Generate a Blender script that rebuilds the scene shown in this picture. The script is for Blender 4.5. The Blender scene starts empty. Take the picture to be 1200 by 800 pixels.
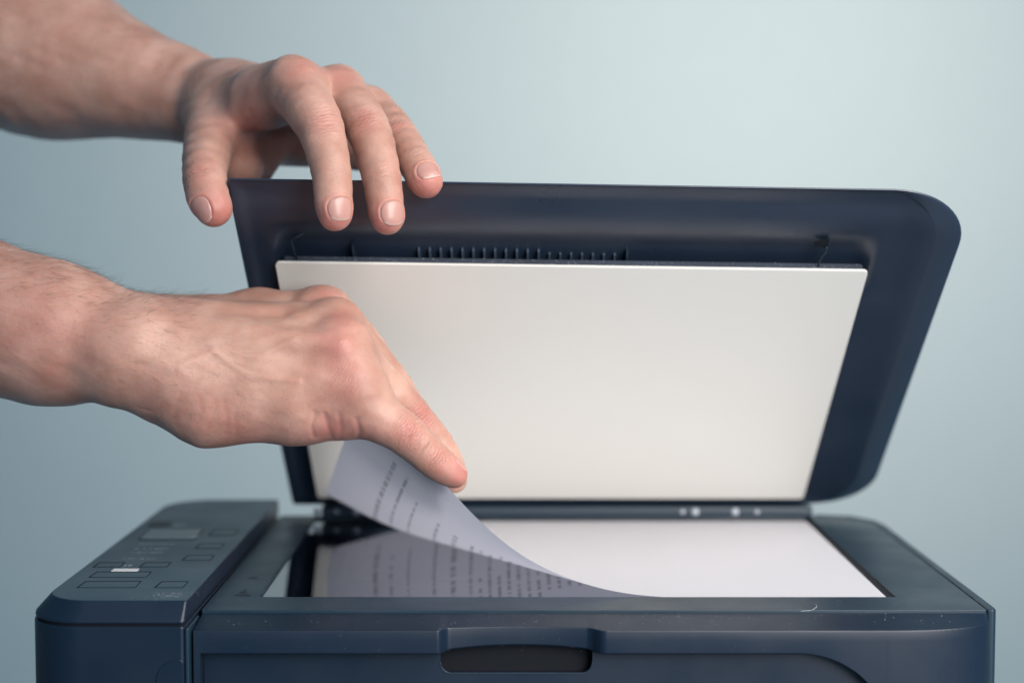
import bpy, bmesh, math, random
import numpy as np
from mathutils import Vector, Matrix
from mathutils.geometry import tessellate_polygon
R = math.radians
sc = bpy.context.scene
COL = sc.collection
random.seed(7); rng = np.random.default_rng(7)

# ------------------------------------------------------------ camera, world, lamps
cam_d = bpy.data.cameras.new('camera'); cam = bpy.data.objects.new('camera', cam_d); COL.objects.link(cam)
cam.location = (0, -0.74, 0.318); cam.rotation_euler = (R(90 - 3.604), 0, 0)
cam_d.sensor_width = 36; cam_d.lens = 54.78; cam_d.clip_start = 0.02; cam_d.clip_end = 50
cam_d.dof.use_dof = True; cam_d.dof.focus_distance = 0.735; cam_d.dof.aperture_fstop = 3.9
sc.camera = cam
w = bpy.data.worlds.new('World'); sc.world = w; w.use_nodes = True
w.node_tree.nodes['Background'].inputs[0].default_value = (0.24, 0.56, 0.84, 1)
w.node_tree.nodes['Background'].inputs[1].default_value = 0.31

def area(name, loc, target, size, power, color):
    l = bpy.data.lights.new(name, 'AREA'); l.shape = 'RECTANGLE'; l.size, l.size_y = size
    l.energy = power; l.color = color
    o = bpy.data.objects.new(name, l); COL.objects.link(o); o.location = loc
    o.rotation_euler = (Vector(target) - Vector(loc)).to_track_quat('-Z', 'Y').to_euler()
    return o
wl = area('window_light', (0.50, -0.88, 0.54), (0.10, 0.10, 0.17), (0.6, 0.7), 4.9, (1.0, 0.94, 0.89))
wl.data.spread = R(85)
tl = area('top_softbox', (0.70, -0.45, 0.95), (0.06, 0.08, 0.16), (0.5, 0.5), 2.8, (1.0, 0.93, 0.87))
tl.data.spread = R(90)
ww = area('wall_light', (1.25, 0.45, 2.0), (0.80, 5.0, 0.62), (1.2, 1.0), 66, (1.0, 0.955, 0.88))
ww.data.spread = R(96)
sc.view_settings.view_transform = 'Standard'; sc.view_settings.look = 'None'
sc.view_settings.gamma = 1; sc.view_settings.exposure = 0.08
sc.cycles.use_denoising = True
sc.cycles.max_bounces = 8
sc.cycles.sample_clamp_indirect = 6

# ------------------------------------------------------------ helpers
def mat(name, color, rough=0.5, **kw):
    m = bpy.data.materials.new(name); m.use_nodes = True
    b = m.node_tree.nodes['Principled BSDF']
    b.inputs['Base Color'].default_value = (*color, 1); b.inputs['Roughness'].default_value = rough
    for k, v in kw.items(): b.inputs[k.replace('_', ' ')].default_value = v
    return m
def nd(m, t, **kw):
    n = m.node_tree.nodes.new(t)
    for k, v in kw.items(): setattr(n, k, v)
    return n
def lk(m, a, b): m.node_tree.links.new(a, b)
def bumpy(m, scale, strength, dist=0.0002, detail=2, rough_var=0.0, col_var=0.0):
    b = m.node_tree.nodes['Principled BSDF']
    tc = nd(m, 'ShaderNodeTexCoord'); n = nd(m, 'ShaderNodeTexNoise')
    n.inputs['Scale'].default_value = scale; n.inputs['Detail'].default_value = detail
    lk(m, tc.outputs['Object'], n.inputs['Vector'])
    bu = nd(m, 'ShaderNodeBump'); bu.inputs['Strength'].default_value = strength; bu.inputs['Distance'].default_value = dist
    lk(m, n.outputs['Fac'], bu.inputs['Height']); lk(m, bu.outputs['Normal'], b.inputs['Normal'])
    if rough_var:
        n2 = nd(m, 'ShaderNodeTexNoise'); n2.inputs['Scale'].default_value = 25; n2.inputs['Detail'].default_value = 6
        lk(m, tc.outputs['Object'], n2.inputs['Vector'])
        mr = nd(m, 'ShaderNodeMapRange'); r0 = b.inputs['Roughness'].default_value
        mr.inputs['From Min'].default_value = 0.3; mr.inputs['From Max'].default_value = 0.7
        mr.inputs['To Min'].default_value = r0 - rough_var; mr.inputs['To Max'].default_value = r0 + rough_var
        lk(m, n2.outputs['Fac'], mr.inputs['Value']); lk(m, mr.outputs['Result'], b.inputs['Roughness'])
    if col_var:
        c = tuple(b.inputs['Base Color'].default_value)
        n3 = nd(m, 'ShaderNodeTexNoise'); n3.inputs['Scale'].default_value = 14; n3.inputs['Detail'].default_value = 5
        lk(m, tc.outputs['Object'], n3.inputs['Vector'])
        mx = nd(m, 'ShaderNodeMix', data_type='RGBA'); lk(m, n3.outputs['Fac'], mx.inputs[0])
        mx.inputs[6].default_value = tuple(x * (1 - col_var) for x in c[:3]) + (1,)
        mx.inputs[7].default_value = tuple(x * (1 + col_var) for x in c[:3]) + (1,)
        lk(m, mx.outputs[2], b.inputs['Base Color'])
    return m

def tag(o, **kw):
    for k, v in kw.items(): o[k] = v
    return o
def thing(name, loc, **kw):
    o = bpy.data.objects.new(name, None); COL.objects.link(o); o.location = loc; o.empty_display_size = 0.05
    return tag(o, **kw)
def root_loc(o):
    v = Vector((0, 0, 0))
    while o: v += o.location; o = o.parent
    return v
def link(name, me, m, parent=None, smooth=False, bevel=0, seg=2, ang=35, **kw):
    """me is in world coordinates; the object's origin is moved to the mesh centre"""
    o = bpy.data.objects.new(name, me); COL.objects.link(o)
    n = len(me.vertices); co = np.empty(n * 3, dtype=np.float32); me.vertices.foreach_get('co', co); co = co.reshape(-1, 3)
    c = (co.max(0) + co.min(0)) / 2; co = co - c; me.vertices.foreach_set('co', co.ravel()); me.update()
    o.location = Vector(c.tolist())
    if parent: o.parent = parent; o.location -= root_loc(parent)
    if m:
        for q in (m if isinstance(m, (list, tuple)) else [m]): me.materials.append(q)
    if smooth or bevel:
        me.polygons.foreach_set('use_smooth', [True] * len(me.polygons))
    if bevel:
        b = o.modifiers.new('bevel', 'BEVEL'); b.width = bevel; b.segments = seg; b.limit_method = 'ANGLE'; b.angle_limit = R(ang)
        b.harden_normals = False
        wn = o.modifiers.new('wn', 'WEIGHTED_NORMAL'); wn.keep_sharp = True
    return tag(o, **kw)
def mesh(name, v, f):
    me = bpy.data.meshes.new(name); me.from_pydata([tuple(map(float, p)) for p in v], [], f); me.update(); return me
def box(name, x0, x1, y0, y1, z0, z1, m, parent=None, fn=None, **kw):
    v = [(x, y, z) for z in (z0, z1) for (x, y) in ((x0, y0), (x1, y0), (x1, y1), (x0, y1))]
    if fn: v = [fn(*p) for p in v]
    f = [(3, 2, 1, 0), (4, 5, 6, 7), (0, 1, 5, 4), (1, 2, 6, 5), (2, 3, 7, 6), (3, 0, 4, 7)]
    me = mesh(name, v, f)
    if fn: fix_normals(me)
    return link(name, me, m, parent, **kw)
def fix_normals(me):
    bm = bmesh.new(); bm.from_mesh(me); bmesh.ops.recalc_face_normals(bm, faces=bm.faces); bm.to_mesh(me); bm.free()
def rrect(x0, x1, y0, y1, rad, n=10):
    """rounded rectangle, ccw from bottom-left; rad = (bl, br, tr, tl)"""
    out = []
    for (cx, cy, a0, r_) in ((x0, y0, 180, rad[0]), (x1, y0, 270, rad[1]), (x1, y1, 0, rad[2]), (x0, y1, 90, rad[3])):
        sx = 1 if cx == x0 else -1; sy = 1 if cy == y0 else -1
        for i in range(n + 1):
            a = R(a0 + 90 * i / n)
            out.append((cx + sx * r_ + r_ * math.cos(a), cy + sy * r_ + r_ * math.sin(a)))
    return out
def loft(name, rings, m, parent=None, cap=(True, True), fn=None, **kw):
    """rings: equal-length closed loops of 3-D points"""
    n = len(rings[0]); v = [p for r_ in rings for p in r_]; f = []
    if fn: v = [fn(*p) for p in v]
    for k in range(len(rings) - 1):
        for i in range(n):
            j = (i + 1) % n
            f.append((k * n + i, k * n + j, (k + 1) * n + j, (k + 1) * n + i))
    if cap[0]: f.append(tuple(reversed(range(n))))
    if cap[1]: f.append(tuple((len(rings) - 1) * n + i for i in range(n)))
    me = mesh(name, v, f); fix_normals(me)
    return link(name, me, m, parent, **kw)
def holed(name, outer, holes, z0, z1, m, parent=None, fn=None, **kw):
    """plate with holes: loops in (a, b), thickness z0..z1; fn maps (a, b, z) to the world"""
    loops = [outer] + holes
    tris = tessellate_polygon([[Vector((a, b, 0)) for a, b in l] for l in loops])
    flat = [p for l in loops for p in l]; n = len(flat)
    v = [(a, b, z0) for a, b in flat] + [(a, b, z1) for a, b in flat]; f = []
    for t in tris:
        f.append((t[0], t[1], t[2])); f.append((t[2] + n, t[1] + n, t[0] + n))
    k = 0
    for l in loops:
        for i in range(len(l)):
            j = (i + 1) % len(l); f.append((k + i, k + j, k + j + n, k + i + n))
        k += len(l)
    if fn: v = [fn(*p) for p in v]
    me = mesh(name, v, f); bm = bmesh.new(); bm.from_mesh(me)
    bmesh.ops.recalc_face_normals(bm, faces=bm.faces)
    bmesh.ops.dissolve_limit(bm, angle_limit=0.01, verts=bm.verts, edges=bm.edges)
    bm.to_mesh(me); bm.free()
    return link(name, me, m, parent, **kw)
def tube(name, pts, rad, m, parent=None, n=8, **kw):
    pts = [Vector(p) for p in pts]; rings = []
    for i, p in enumerate(pts):
        t = (pts[min(i + 1, len(pts) - 1)] - pts[max(i - 1, 0)]).normalized()
        a = t.orthogonal().normalized(); b = t.cross(a)
        if i: # keep frames aligned
            a = (pa - t * pa.dot(t)).normalized(); b = t.cross(a)
        pa = a; r_ = rad[i] if isinstance(rad, (list, tuple)) else rad
        rings.append([p + (a * math.cos(2 * math.pi * k / n) + b * math.sin(2 * math.pi * k / n)) * r_ for k in range(n)])
    return loft(name, rings, m, parent, smooth=True, **kw)
def sstep(a, b, x):
    t = min(1, max(0, (x - a) / (b - a))); return t * t * (3 - 2 * t)

# ------------------------------------------------------------ materials
NAVY = (0.0028, 0.0105, 0.0255)
M_navy = bumpy(mat('navy_plastic', NAVY, 0.42), 2600, 0.25, 0.00006, rough_var=0.06, col_var=0.15)
M_panel = bumpy(mat('satin_panel_plastic', (0.0085, 0.0250, 0.0430), 0.42), 2600, 0.25, 0.00006, rough_var=0.06, col_var=0.12)
M_lid = bumpy(mat('lid_plastic', (0.0150, 0.0260, 0.0480), 0.34, IOR=1.62), 2200, 0.2, 0.00006, rough_var=0.07, col_var=0.15)
M_dark = bumpy(mat('dark_plastic', (0.0045, 0.0085, 0.0160), 0.5), 2200, 0.2, 0.00005)
M_gap = mat('seam_shadow_gap', (0.003, 0.005, 0.009), 0.8, Specular_IOR_Level=0.25)
M_foam = bumpy(mat('speckled_foam', (0.03, 0.04, 0.06), 0.9), 900, 1.0, 0.0006, col_var=0.6)
M_pad = bumpy(mat('white_pad', (0.78, 0.765, 0.72), 0.42), 60, 0.15, 0.0005, detail=4, col_var=0.02)
M_metal = mat('bright_metal', (0.75, 0.75, 0.78), 0.25, Metallic=1.0)
M_rib = mat('pale_rib_plastic', (0.05, 0.075, 0.11), 0.4)  # ribs in a paler tone than the lid plastic
M_screw = mat('pale_screw', (0.38, 0.42, 0.47), 0.4)
M_print = mat('pale_print', (0.55, 0.60, 0.66), 0.6)
M_printw = mat('white_print', (0.75, 0.77, 0.80), 0.5)
M_dust = mat('dust', (0.55, 0.58, 0.62), 0.9)
M_wall = bumpy(mat('painted_wall', (0.53, 0.588, 0.592), 0.85), 30, 0.1, 0.001, detail=5, col_var=0.03)
M_table = bumpy(mat('table_laminate', (0.16, 0.18, 0.20), 0.5), 120, 0.2, 0.0003)

# ------------------------------------------------------------ setting
G = 0.148   # height of the scanner glass above the table
box('wall', -8, 8, 5.00, 5.10, -1.8, 5.5, M_wall, kind='structure')
box('tabletop', -0.9, 0.9, -0.22, 0.30, -0.03, 0.0, M_table, bevel=0.003, kind='structure')

# ------------------------------------------------------------ printer
pr = thing('printer', (0.003, 0.08, 0.0), label='dark navy flatbed printer and scanner with its lid raised, standing under the two hands', category='printer')
X0, X1, XS = -0.2195, 0.2190, -0.1460
YF, YB = -0.055, 0.228
# left housing and control panel
bo = rrect(X0, XS, YF, YB, (0.026, 0.002, 0.002, 0.030))
loft('left_housing', [[(x, y, z) for x, y in bo] for z in (0.004, G - 0.0005)], M_navy, pr, bevel=0.0007)
gi = rrect(X0 + 0.0012, XS - 0.0008, YF + 0.0012, YB - 0.001, (0.025, 0.0015, 0.0015, 0.029))
loft('housing_seam', [[(x, y, z) for x, y in gi] for z in (G - 0.001, G + 0.0012)], M_gap, pr)
b2 = rrect(X0 + 0.0003, XS, YF + 0.0003, YB, (0.026, 0.002, 0.002, 0.030))
b3 = rrect(X0 + 0.0075, XS, YF + 0.0055, YB - 0.001, (0.022, 0.001, 0.001, 0.028))
cp = loft('control_panel', [[(x, y, G + 0.0006) for x, y in b2], [(x, y, G + 0.0022) for x, y in b2], [(x, y, G + 0.0102) for x, y in b3]],
          M_navy, pr, bevel=0.0007, ang=25)
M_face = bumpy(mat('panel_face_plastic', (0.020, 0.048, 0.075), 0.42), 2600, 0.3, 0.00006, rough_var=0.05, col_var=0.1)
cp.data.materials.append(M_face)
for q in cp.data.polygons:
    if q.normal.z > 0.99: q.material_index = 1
ZP = 0.0102
def quad_on_panel(pts, h):   # pts: world xy loops
    return [(x, y, G + ZP + h) for x, y in pts]
def button(name, fl, fr, br, bl, m=None, h=0.0002, rec=True):
    pts = [Vector(p) for p in (fl, fr, br, bl)]; c = sum(pts, Vector((0, 0))) / 4
    if rec:   # dark plate, widest at the back: painted shade of a sunken key's recess
        o2 = [pts[0] + Vector((-0.0010, -0.0006)), pts[1] + Vector((0.0004, -0.0006)), pts[2] + Vector((0.0004, 0.0022)), pts[3] + Vector((-0.0008, 0.0022))]
        loft('key_recess_shade', [quad_on_panel(o2, -0.0004), quad_on_panel(o2, 0.00008)], M_gap, cp)
    m = m or M_face
    rings = [quad_on_panel(pts, 0), quad_on_panel(pts, h)]
    return loft(name, rings, m, cp, bevel=0.00008)
keys = [
 ((-0.2018,-0.0231), (-0.1756,-0.0231), (-0.1761,-0.0112), (-0.2015,-0.0112)),
 ((-0.1657,-0.0231), (-0.1534,-0.0231), (-0.1537,-0.0121), (-0.1654,-0.0121)),
 ((-0.2023,-0.0008), (-0.1757,-0.0008), (-0.1761,0.0099), (-0.2019,0.0099)),
 ((-0.2066,0.0229), (-0.1943,0.0229), (-0.1945,0.0322), (-0.2065,0.0322)),
 ((-0.1838,0.0229), (-0.1711,0.0229), (-0.1714,0.0322), (-0.1834,0.0322)),
 ((-0.1662,0.0396), (-0.1528,0.0396), (-0.1531,0.0504), (-0.1658,0.0504)),
 ((-0.1659,0.0705), (-0.1534,0.0705), (-0.1535,0.0810), (-0.1653,0.0810)),
 ((-0.1657,0.1065), (-0.1526,0.1065), (-0.1534,0.1218), (-0.1658,0.1218)),
]
for k in keys: button('key', *k)
disp = button('display', (-0.2012,0.0942), (-0.1717,0.0942), (-0.1732,0.1231), (-0.2024,0.1231), mat('display_glass', (0.03, 0.05, 0.075), 0.3), 0.0004)
button('power_key', (-0.2066,0.1350), (-0.1940,0.1350), (-0.1955,0.1486), (-0.2073,0.1486), M_dark, 0.0004, False)
button('label_strip', (-0.1960,0.0128), (-0.1830,0.0128), (-0.1834,0.0188), (-0.1958,0.0188), M_printw, 0.00012, False)
def glyph_row(p0, p1, hgt, n, m, name='printed_text'):
    """a row of tiny illegible letter strokes between two panel points, as flat print"""
    p0, p1 = Vector(p0), Vector(p1); d = (p1 - p0); L = d.length; d.normalize(); v = []; f = []
    nrm = Vector((-d.y, d.x)); x = 0; step = L / n
    for i in range(n):
        if random.random() < 0.15: continue
        a = p0 + d * (i * step); ww = step * random.uniform(0.5, 0.8)
        strokes = random.choice([((0, 0.22, 0, 1), (0.22, 1, 0.8, 1)), ((0, 0.25, 0, 1), (0.75, 1, 0, 1), (0.25, 0.75, 0.4, 0.6)),
                                 ((0, 0.25, 0, 1), (0.25, 1, 0, 0.2)), ((0, 1, 0, 0.2), (0, 1, 0.8, 1), (0, 0.25, 0.2, 0.8)), ((0.4, 0.62, 0, 1),)])
        for (u0, u1, w0, w1) in strokes:
            k = len(v)
            for (u, w_) in ((u0, w0), (u1, w0), (u1, w1), (u0, w1)):
                q = a + d * (u * ww) + nrm * (w_ * hgt); v.append((q.x, q.y, G + ZP + 0.0012))
            f.append((k, k + 1, k + 2, k + 3))
    # sits just above the panel surface
    v = [(a, b, G + ZP + 0.00015) for a, b, c in v]
    return link(name, mesh(name, v, f), m, cp)
glyph_row((-0.1971,0.0406), (-0.1806,0.0406), 0.0034, 14, M_print)
glyph_row((-0.1976,0.0570), (-0.1791,0.0570), 0.003, 16, M_print)
glyph_row((-0.1974,0.0671), (-0.1787,0.0671), 0.003, 15, M_print)
glyph_row((-0.1982,0.0798), (-0.1801,0.0798), 0.003, 15, M_print)
glyph_row((-0.1925,0.0239), (-0.1882,0.0239), 0.004, 4, M_printw)
glyph_row((-0.2008,0.0966), (-0.1953,0.0966), 0.006, 4, M_print).location.z += 0.0004
glyph_row((-0.1759,0.0966), (-0.1703,0.0966), 0.006, 4, M_print).location.z += 0.0004
glyph_row((-0.1918,0.1337), (-0.1855,0.1337), 0.006, 4, M_print)

# scan bed frame with opening
XL, XR = -0.1440, 0.2200
YFf, YBf = -0.0275, 0.224
gx0, gx1, gy0, gy1 = -0.1222, 0.1845, -0.0005, 0.2200
fo = rrect(XL, XR, YFf, YBf, (0.001, 0.001, 0.032, 0.002))
fr_ = holed('scan_frame', fo, [rrect(gx0, gx1, gy0, gy1, (0.0006,) * 4, 2)], G - 0.004, G + 0.0006, M_panel, pr, bevel=0.0005)
# sloping lip on the right of the opening
loft('glass_lip', [[(0.1810, gy0, G - 0.0014), (0.1810, gy1, G - 0.0014), (0.1810, gy1, G - 0.004), (0.1810, gy0, G - 0.004)],
                   [(gx1, gy0, G - 0.0004), (gx1, gy1, G - 0.0004), (gx1, gy1, G - 0.004), (gx1, gy0, G - 0.004)]], M_dark, fr_)
# alignment mark embossed in the frame
def flat(name, pts, z, m, parent, **kw): return link(name, mesh(name, [(x, y, z) for x, y in pts], [tuple(range(len(pts)))]), m, parent, **kw)
M_mark = mat('mark_print', (0.012, 0.018, 0.03), 0.6)
flat('mark', [(-0.1341,0.0018), (-0.1263,0.0018), (-0.1263,0.0045), (-0.1337,0.0045)], G + 0.00075, M_mark, fr_)
flat('mark', [(-0.1330,0.0073), (-0.1284,0.0073), (-0.1309,0.0167)], G + 0.00075, M_mark, fr_)
flat('mark', [(-0.1342,0.0412), (-0.1294,0.0412), (-0.1293,0.0432), (-0.1336,0.0432)], G + 0.00075, M_mark, fr_)
# scanner glass: a real clear pane over the dark well
m = bpy.data.materials.new('scanner_glass'); m.use_nodes = True; nt = m.node_tree; nt.nodes.remove(nt.nodes['Principled BSDF'])
tr = nd(m, 'ShaderNodeBsdfTransparent'); tr.inputs[0].default_value = (0.75, 0.82, 0.86, 1)
gl = nd(m, 'ShaderNodeBsdfGlossy'); gl.inputs['Roughness'].default_value = 0.012; gl.inputs[0].default_value = (0.92, 0.95, 1.0, 1)
fz = nd(m, 'ShaderNodeFresnel'); fz.inputs[0].default_value = 7.5
ms = nd(m, 'ShaderNodeMixShader'); lk(m, fz.outputs[0], ms.inputs[0]); lk(m, tr.outputs[0], ms.inputs[1]); lk(m, gl.outputs[0], ms.inputs[2])
lk(m, ms.outputs[0], nt.nodes['Material Output'].inputs[0])
link('scanner_glass', mesh('scanner_glass', [(gx0, gy0, G - 0.0012), (0.183, gy0, G - 0.0012), (0.183, gy1, G - 0.0012), (gx0, gy1, G - 0.0012)], [(0, 1, 2, 3)]), m, pr)
box('scanner_well', gx0 - 0.002, gx1 + 0.002, gy0 - 0.002, gy1 + 0.002, G - 0.045, G - 0.040, M_dark, pr)
for a in ((gx0 - 0.004, gx0 - 0.002, gy0 - .004, gy1 + .004), (gx1 + 0.002, gx1 + 0.004, gy0 - .004, gy1 + .004), (gx0 - .002, gx1 + .002, gy0 - 0.004, gy0 - 0.002), (gx0 - .002, gx1 + .002, gy1 + 0.002, gy1 + 0.004)):
    box('well_side', *a, G - 0.045, G - 0.0045, M_dark, pr)
box('scan_carriage', gx0 + 0.012, gx0 + 0.030, gy0 + 0.004, gy1 - 0.004, G - 0.018, G - 0.006, M_navy, pr, bevel=0.001)
# body below the frame
box('body_shell', XS + 0.0025, 0.2195, -0.030, YBf, 0.004, G - 0.0460, M_dark, pr)
for a in ((XS + .0025, gx0 - .0042, -.036, YBf - .001), (gx1 + .0042, 0.2195, -.030, YBf - .030), (gx0 - .0041, gx1 + .0041, -.036, gy0 - .0042)):
    box('body_rim', *a, G - 0.0459, G - 0.0042, M_gap, pr)
# right outer side wall
sw = []
for (y, z0) in ((-0.047, 0), (0.197, 0)): pass
so = [(0.2208, -0.0255), (0.2235, -0.0262), (0.2252, -0.0240), (0.2256, -0.020), (0.2256, 0.190), (0.2235, 0.208), (0.2125, 0.2240), (0.190, 0.230), (0.190, 0.2275), (0.209, 0.2215), (0.2188, 0.206), (0.2209, 0.190), (0.2210, -0.018), (0.2209, -0.022)]
loft('side_wall', [[(x, y, z) for x, y in so] for z in (0.004, G + 0.0004)], M_panel, pr, bevel=0.0007)

# front hood: one surface, scooped in the middle, turning back at the right corner, running down at the right
def scoop(x): return sstep(-0.0335, -0.0285, x) * (1 - sstep(0.034, 0.042, x))
def arc(x):  # bowed edge of the scoop
    t = (x - 0.004) / 0.038; return max(0.0, 1 - t * t)
xs = sorted(set([round(v, 5) for v in list(np.linspace(-0.1430, 0.2196, 120)) + list(np.linspace(-0.036, -0.026, 14)) + list(np.linspace(0.031, 0.045, 14)) + list(np.linspace(0.13, 0.2196, 60))]))
prof = []
for x in xs:
    turn = 0.0
    if x > 0.165:
        t = (x - 0.165) / (0.2197 - 0.165); turn = 0.021 * (1 - math.sqrt(max(0, 1 - t ** 2.6)))
    s_ = scoop(x); yf = -0.0505 + turn + s_ * 0.0045 + 0.003 * arc(x) * s_
    pass
    zt = G - 0.0034
    if x < 0.128: zl = G - 0.0142 + s_ * arc(x) * 0.0022
    elif x < 0.168: t = (x - 0.128) / 0.040; zl = G - 0.0142 - 0.034 * (1 - math.sqrt(max(0, 1 - t * t)))
    else: zl = 0.006
    if x < 0.168: zl = max(zl, G - 0.0482)
    if x < -0.1400: zl = 0.006
    yi = max(-0.0400, yf + 0.003) if x < 0.2 else yf + 0.004
    prof.append([(x, -0.0287, G - 0.0038), (x, -0.0289, G - 0.0006), (x, yf + 0.0009, zt + 0.00015), (x, yf + 0.0003, zt), (x, yf, zt - 0.0004), (x, yf - 0.0002, G - 0.0080), (x, yf, zl + 0.0008), (x, yf + 0.0008, zl), (x, yi, zl)])
v = [p for c in prof for p in c]; n = len(prof[0]); f = []
for i in range(len(prof) - 1):
    for j in range(n - 1): f.append((i * n + j, (i + 1) * n + j, (i + 1) * n + j + 1, i * n + j + 1))
me = mesh('front_hood', v, f); fix_normals(me)
hood = link('front_hood', me, M_navy, pr, smooth=True); md = hood.modifiers.new('es', 'EDGE_SPLIT'); md.split_angle = R(38); hw = hood.modifiers.new('wn', 'WEIGHTED_NORMAL'); hw.weight = 80; hw.keep_sharp = True
# recessed front panel with the pull slot
sl = rrect(-0.0325, 0.0365, G - 0.0248, G - 0.0110, (0.005, 0.005, 0.0008, 0.0008))
fn = lambda a, b, c: (a, c, b)
fp = holed('front_panel', rrect(-0.1400, 0.169, 0.006, G - 0.0095, (0.001, 0.001, 0.001, 0.001), 2), [sl], -0.0425, -0.0395, M_navy, pr, fn=fn, bevel=0.0008)
box('pull_slot', -0.036, 0.040, -0.0250, -0.0230, G - 0.028, G - 0.0105, M_dark, fp)
tube('slot_rim', [fn(a, b, -0.0426) for a, b in sl[:22]], 0.00028, M_panel, fp, n=6)
box('front_door', -0.128, -0.055, -0.0437, -0.0426, 0.02, G - 0.034, M_navy, fp, bevel=0.0005)
# thin edge strip on the housing beside the hood
box('housing_edge', -0.1459, -0.1442, YF + 0.0002, -0.030, 0.006, G - 0.0012, M_panel, pr, bevel=0.0005)
# rounded inset on the left housing
il = rrect(-0.1590, -0.1465, 0.02, G - 0.0150, (0.001, 0.001, 0.002, 0.010))
holed('housing_inset', il, [], YF - 0.0006, YF + 0.001, M_navy, pr, fn=fn, bevel=0.0004)

# hinge bar and screws
hb = box('hinge_bar', -0.118, 0.186, 0.2150, 0.2235, G + 0.0008, G + 0.0078, M_panel, pr, bevel=0.0015)
def ball(name, c, r_, m, parent, flat_=0.6):
    bm = bmesh.new(); bmesh.ops.create_uvsphere(bm, u_segments=14, v_segments=8, radius=r_)
    for q in bm.verts: q.co = Vector((q.co.x, q.co.y * flat_, q.co.z)) + Vector(c)
    me = bpy.data.meshes.new(name); bm.to_mesh(me); bm.free(); return link(name, me, m, parent, smooth=True)
for px in (-0.1205, -0.1085, -0.0960, 0.1055, 0.1133, 0.1380, 0.1515):
    ball('screw', (px, 0.2147, G + 0.0045), 0.0024 if px not in (-0.1085, 0.1055, 0.1515) else 0.0015, M_screw, hb)

# ------------------------------------------------------------ lid
YH, ZH = 0.2265, 0.1562
def LID(x, t, n):
    u = (x + 0.137) / 0.355; th = math.atan2(0.1935 - 0.0105 * u, 0.216)
    return (x, YH - t * math.cos(th) - n * math.sin(th), ZH + t * math.sin(th) - n * math.cos(th))
lid = bpy.data.objects.new('lid', None)
def lring(x0, x1, t0, t1, rad, n): return [(x, t, n) for x, t in rrect(x0, x1, t0, t1, rad, 14)]
def LR(ins, n, r_=0.0):
    return lring(-0.1374 + ins, 0.2225 - ins, 0.0 + ins, 0.2890 - ins, (0.002, 0.034 - r_, 0.040 - r_, 0.003), n)
face_t1 = 0.2870
rings = [LR(0.040, -0.012), LR(0.020, -0.0085, .004), LR(0.0065, -0.0042), LR(0.0014, -0.0015), LR(0.0, -0.0002), LR(0.0006, 0.0006),
         [(x, t, 0.0032 - 0.0042 * sstep(0.262, 0.290, t)) for x, t, _ in lring(-0.1362, 0.2085, 0.0030, 0.2878, (0.002, 0.032, 0.034, 0.003), 0)]]
lid = loft('lid', rings, M_lid, pr, cap=(True, False), fn=LID, smooth=True)
# inner face as a relief: gently dished, with a trough above the pad
NX, NT = 150, 110
rr = rings[-1]
def inner_n(x, t):
    e = min(sstep(0.2070, 0.187, x), sstep(-0.1345, -0.128, x)) * sstep(0.2878, 0.276, t) * sstep(0.003, 0.012, t)
    n = 0.0032 - 0.0016 * e - 0.0042 * sstep(0.262, 0.290, t)
    tr_ = sstep(0.262, 0.240, t) * sstep(0.212, 0.222, t) * sstep(-0.122, -0.112, x) * sstep(0.183, 0.172, x)
    return n - 0.0040 * tr_
# a polar-ish grid: scale the outline toward the middle line
cx, ct = 0.034, 0.145; K = 84; loops = []
for k in range(K + 1):
    s_ = 1 - k / K * 0.985
    loops.append([(cx + (x - cx) * s_, ct + (t - ct) * s_) for x, t, _ in rr])
def refine(l, m_=4):
    o = []
    for i in range(len(l)):
        a, b = l[i], l[(i + 1) % len(l)]; L = math.hypot(a[0] - b[0], a[1] - b[1]); q = max(1, int(L / 0.002))
        o += [(a[0] + (b[0] - a[0]) * j / q, a[1] + (b[1] - a[1]) * j / q) for j in range(q)]
    return o
base_ = refine(loops[0]); loops = []
for k in range(K + 1):
    s_ = 1 - k / K * 0.985
    loops.append([(cx + (x - cx) * s_, ct + (t - ct) * s_) for x, t in base_])
loft('lid_lining', [[(x, t, inner_n(x, t) + 0.00002) for x, t in l] for l in loops], M_lid, lid, cap=(False, True), fn=LID, smooth=True)
# ribs inside the trough
for i in range(19):
    x = -0.0475 + i * 0.0055
    tall = 1.0 if i < 12 else 0.35
    box('rib', x, x + 0.0010, 0.226, 0.2345 + 0.0042 * tall, -0.005, 0.0000 if tall == 1 else -0.0010, M_rib, lid, fn=LID)
for x, h_ in ((-0.0805, 0.2430), (0.0575, 0.2405)):
    box('stop', x, x + 0.0009, 0.228, h_, -0.006, 0.0015, M_panel, lid, fn=LID)
tube('clip', [LID(-0.1085, 0.232, 0.004), LID(-0.1100, 0.2465, 0.003), LID(-0.1098, 0.2500, 0.0036), LID(-0.1035, 0.2550, 0.0042)], 0.00055, M_panel, lid, n=6)
tube('clip', [LID(0.1540, 0.232, 0.004), LID(0.1545, 0.240, 0.0032), LID(0.1565, 0.2465, 0.0034), LID(0.1560, 0.2500, 0.0036)], 0.00045, M_panel, lid, n=6)
loft('clip_tab', [[LID(0.1500, 0.2510, 0.001), LID(0.1570, 0.2540, 0.001), LID(0.1565, 0.2470, 0.001)], [LID(0.1500, 0.2510, 0.0022), LID(0.1570, 0.2540, 0.0022), LID(0.1565, 0.2470, 0.0022)]], M_gap, lid)
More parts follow.
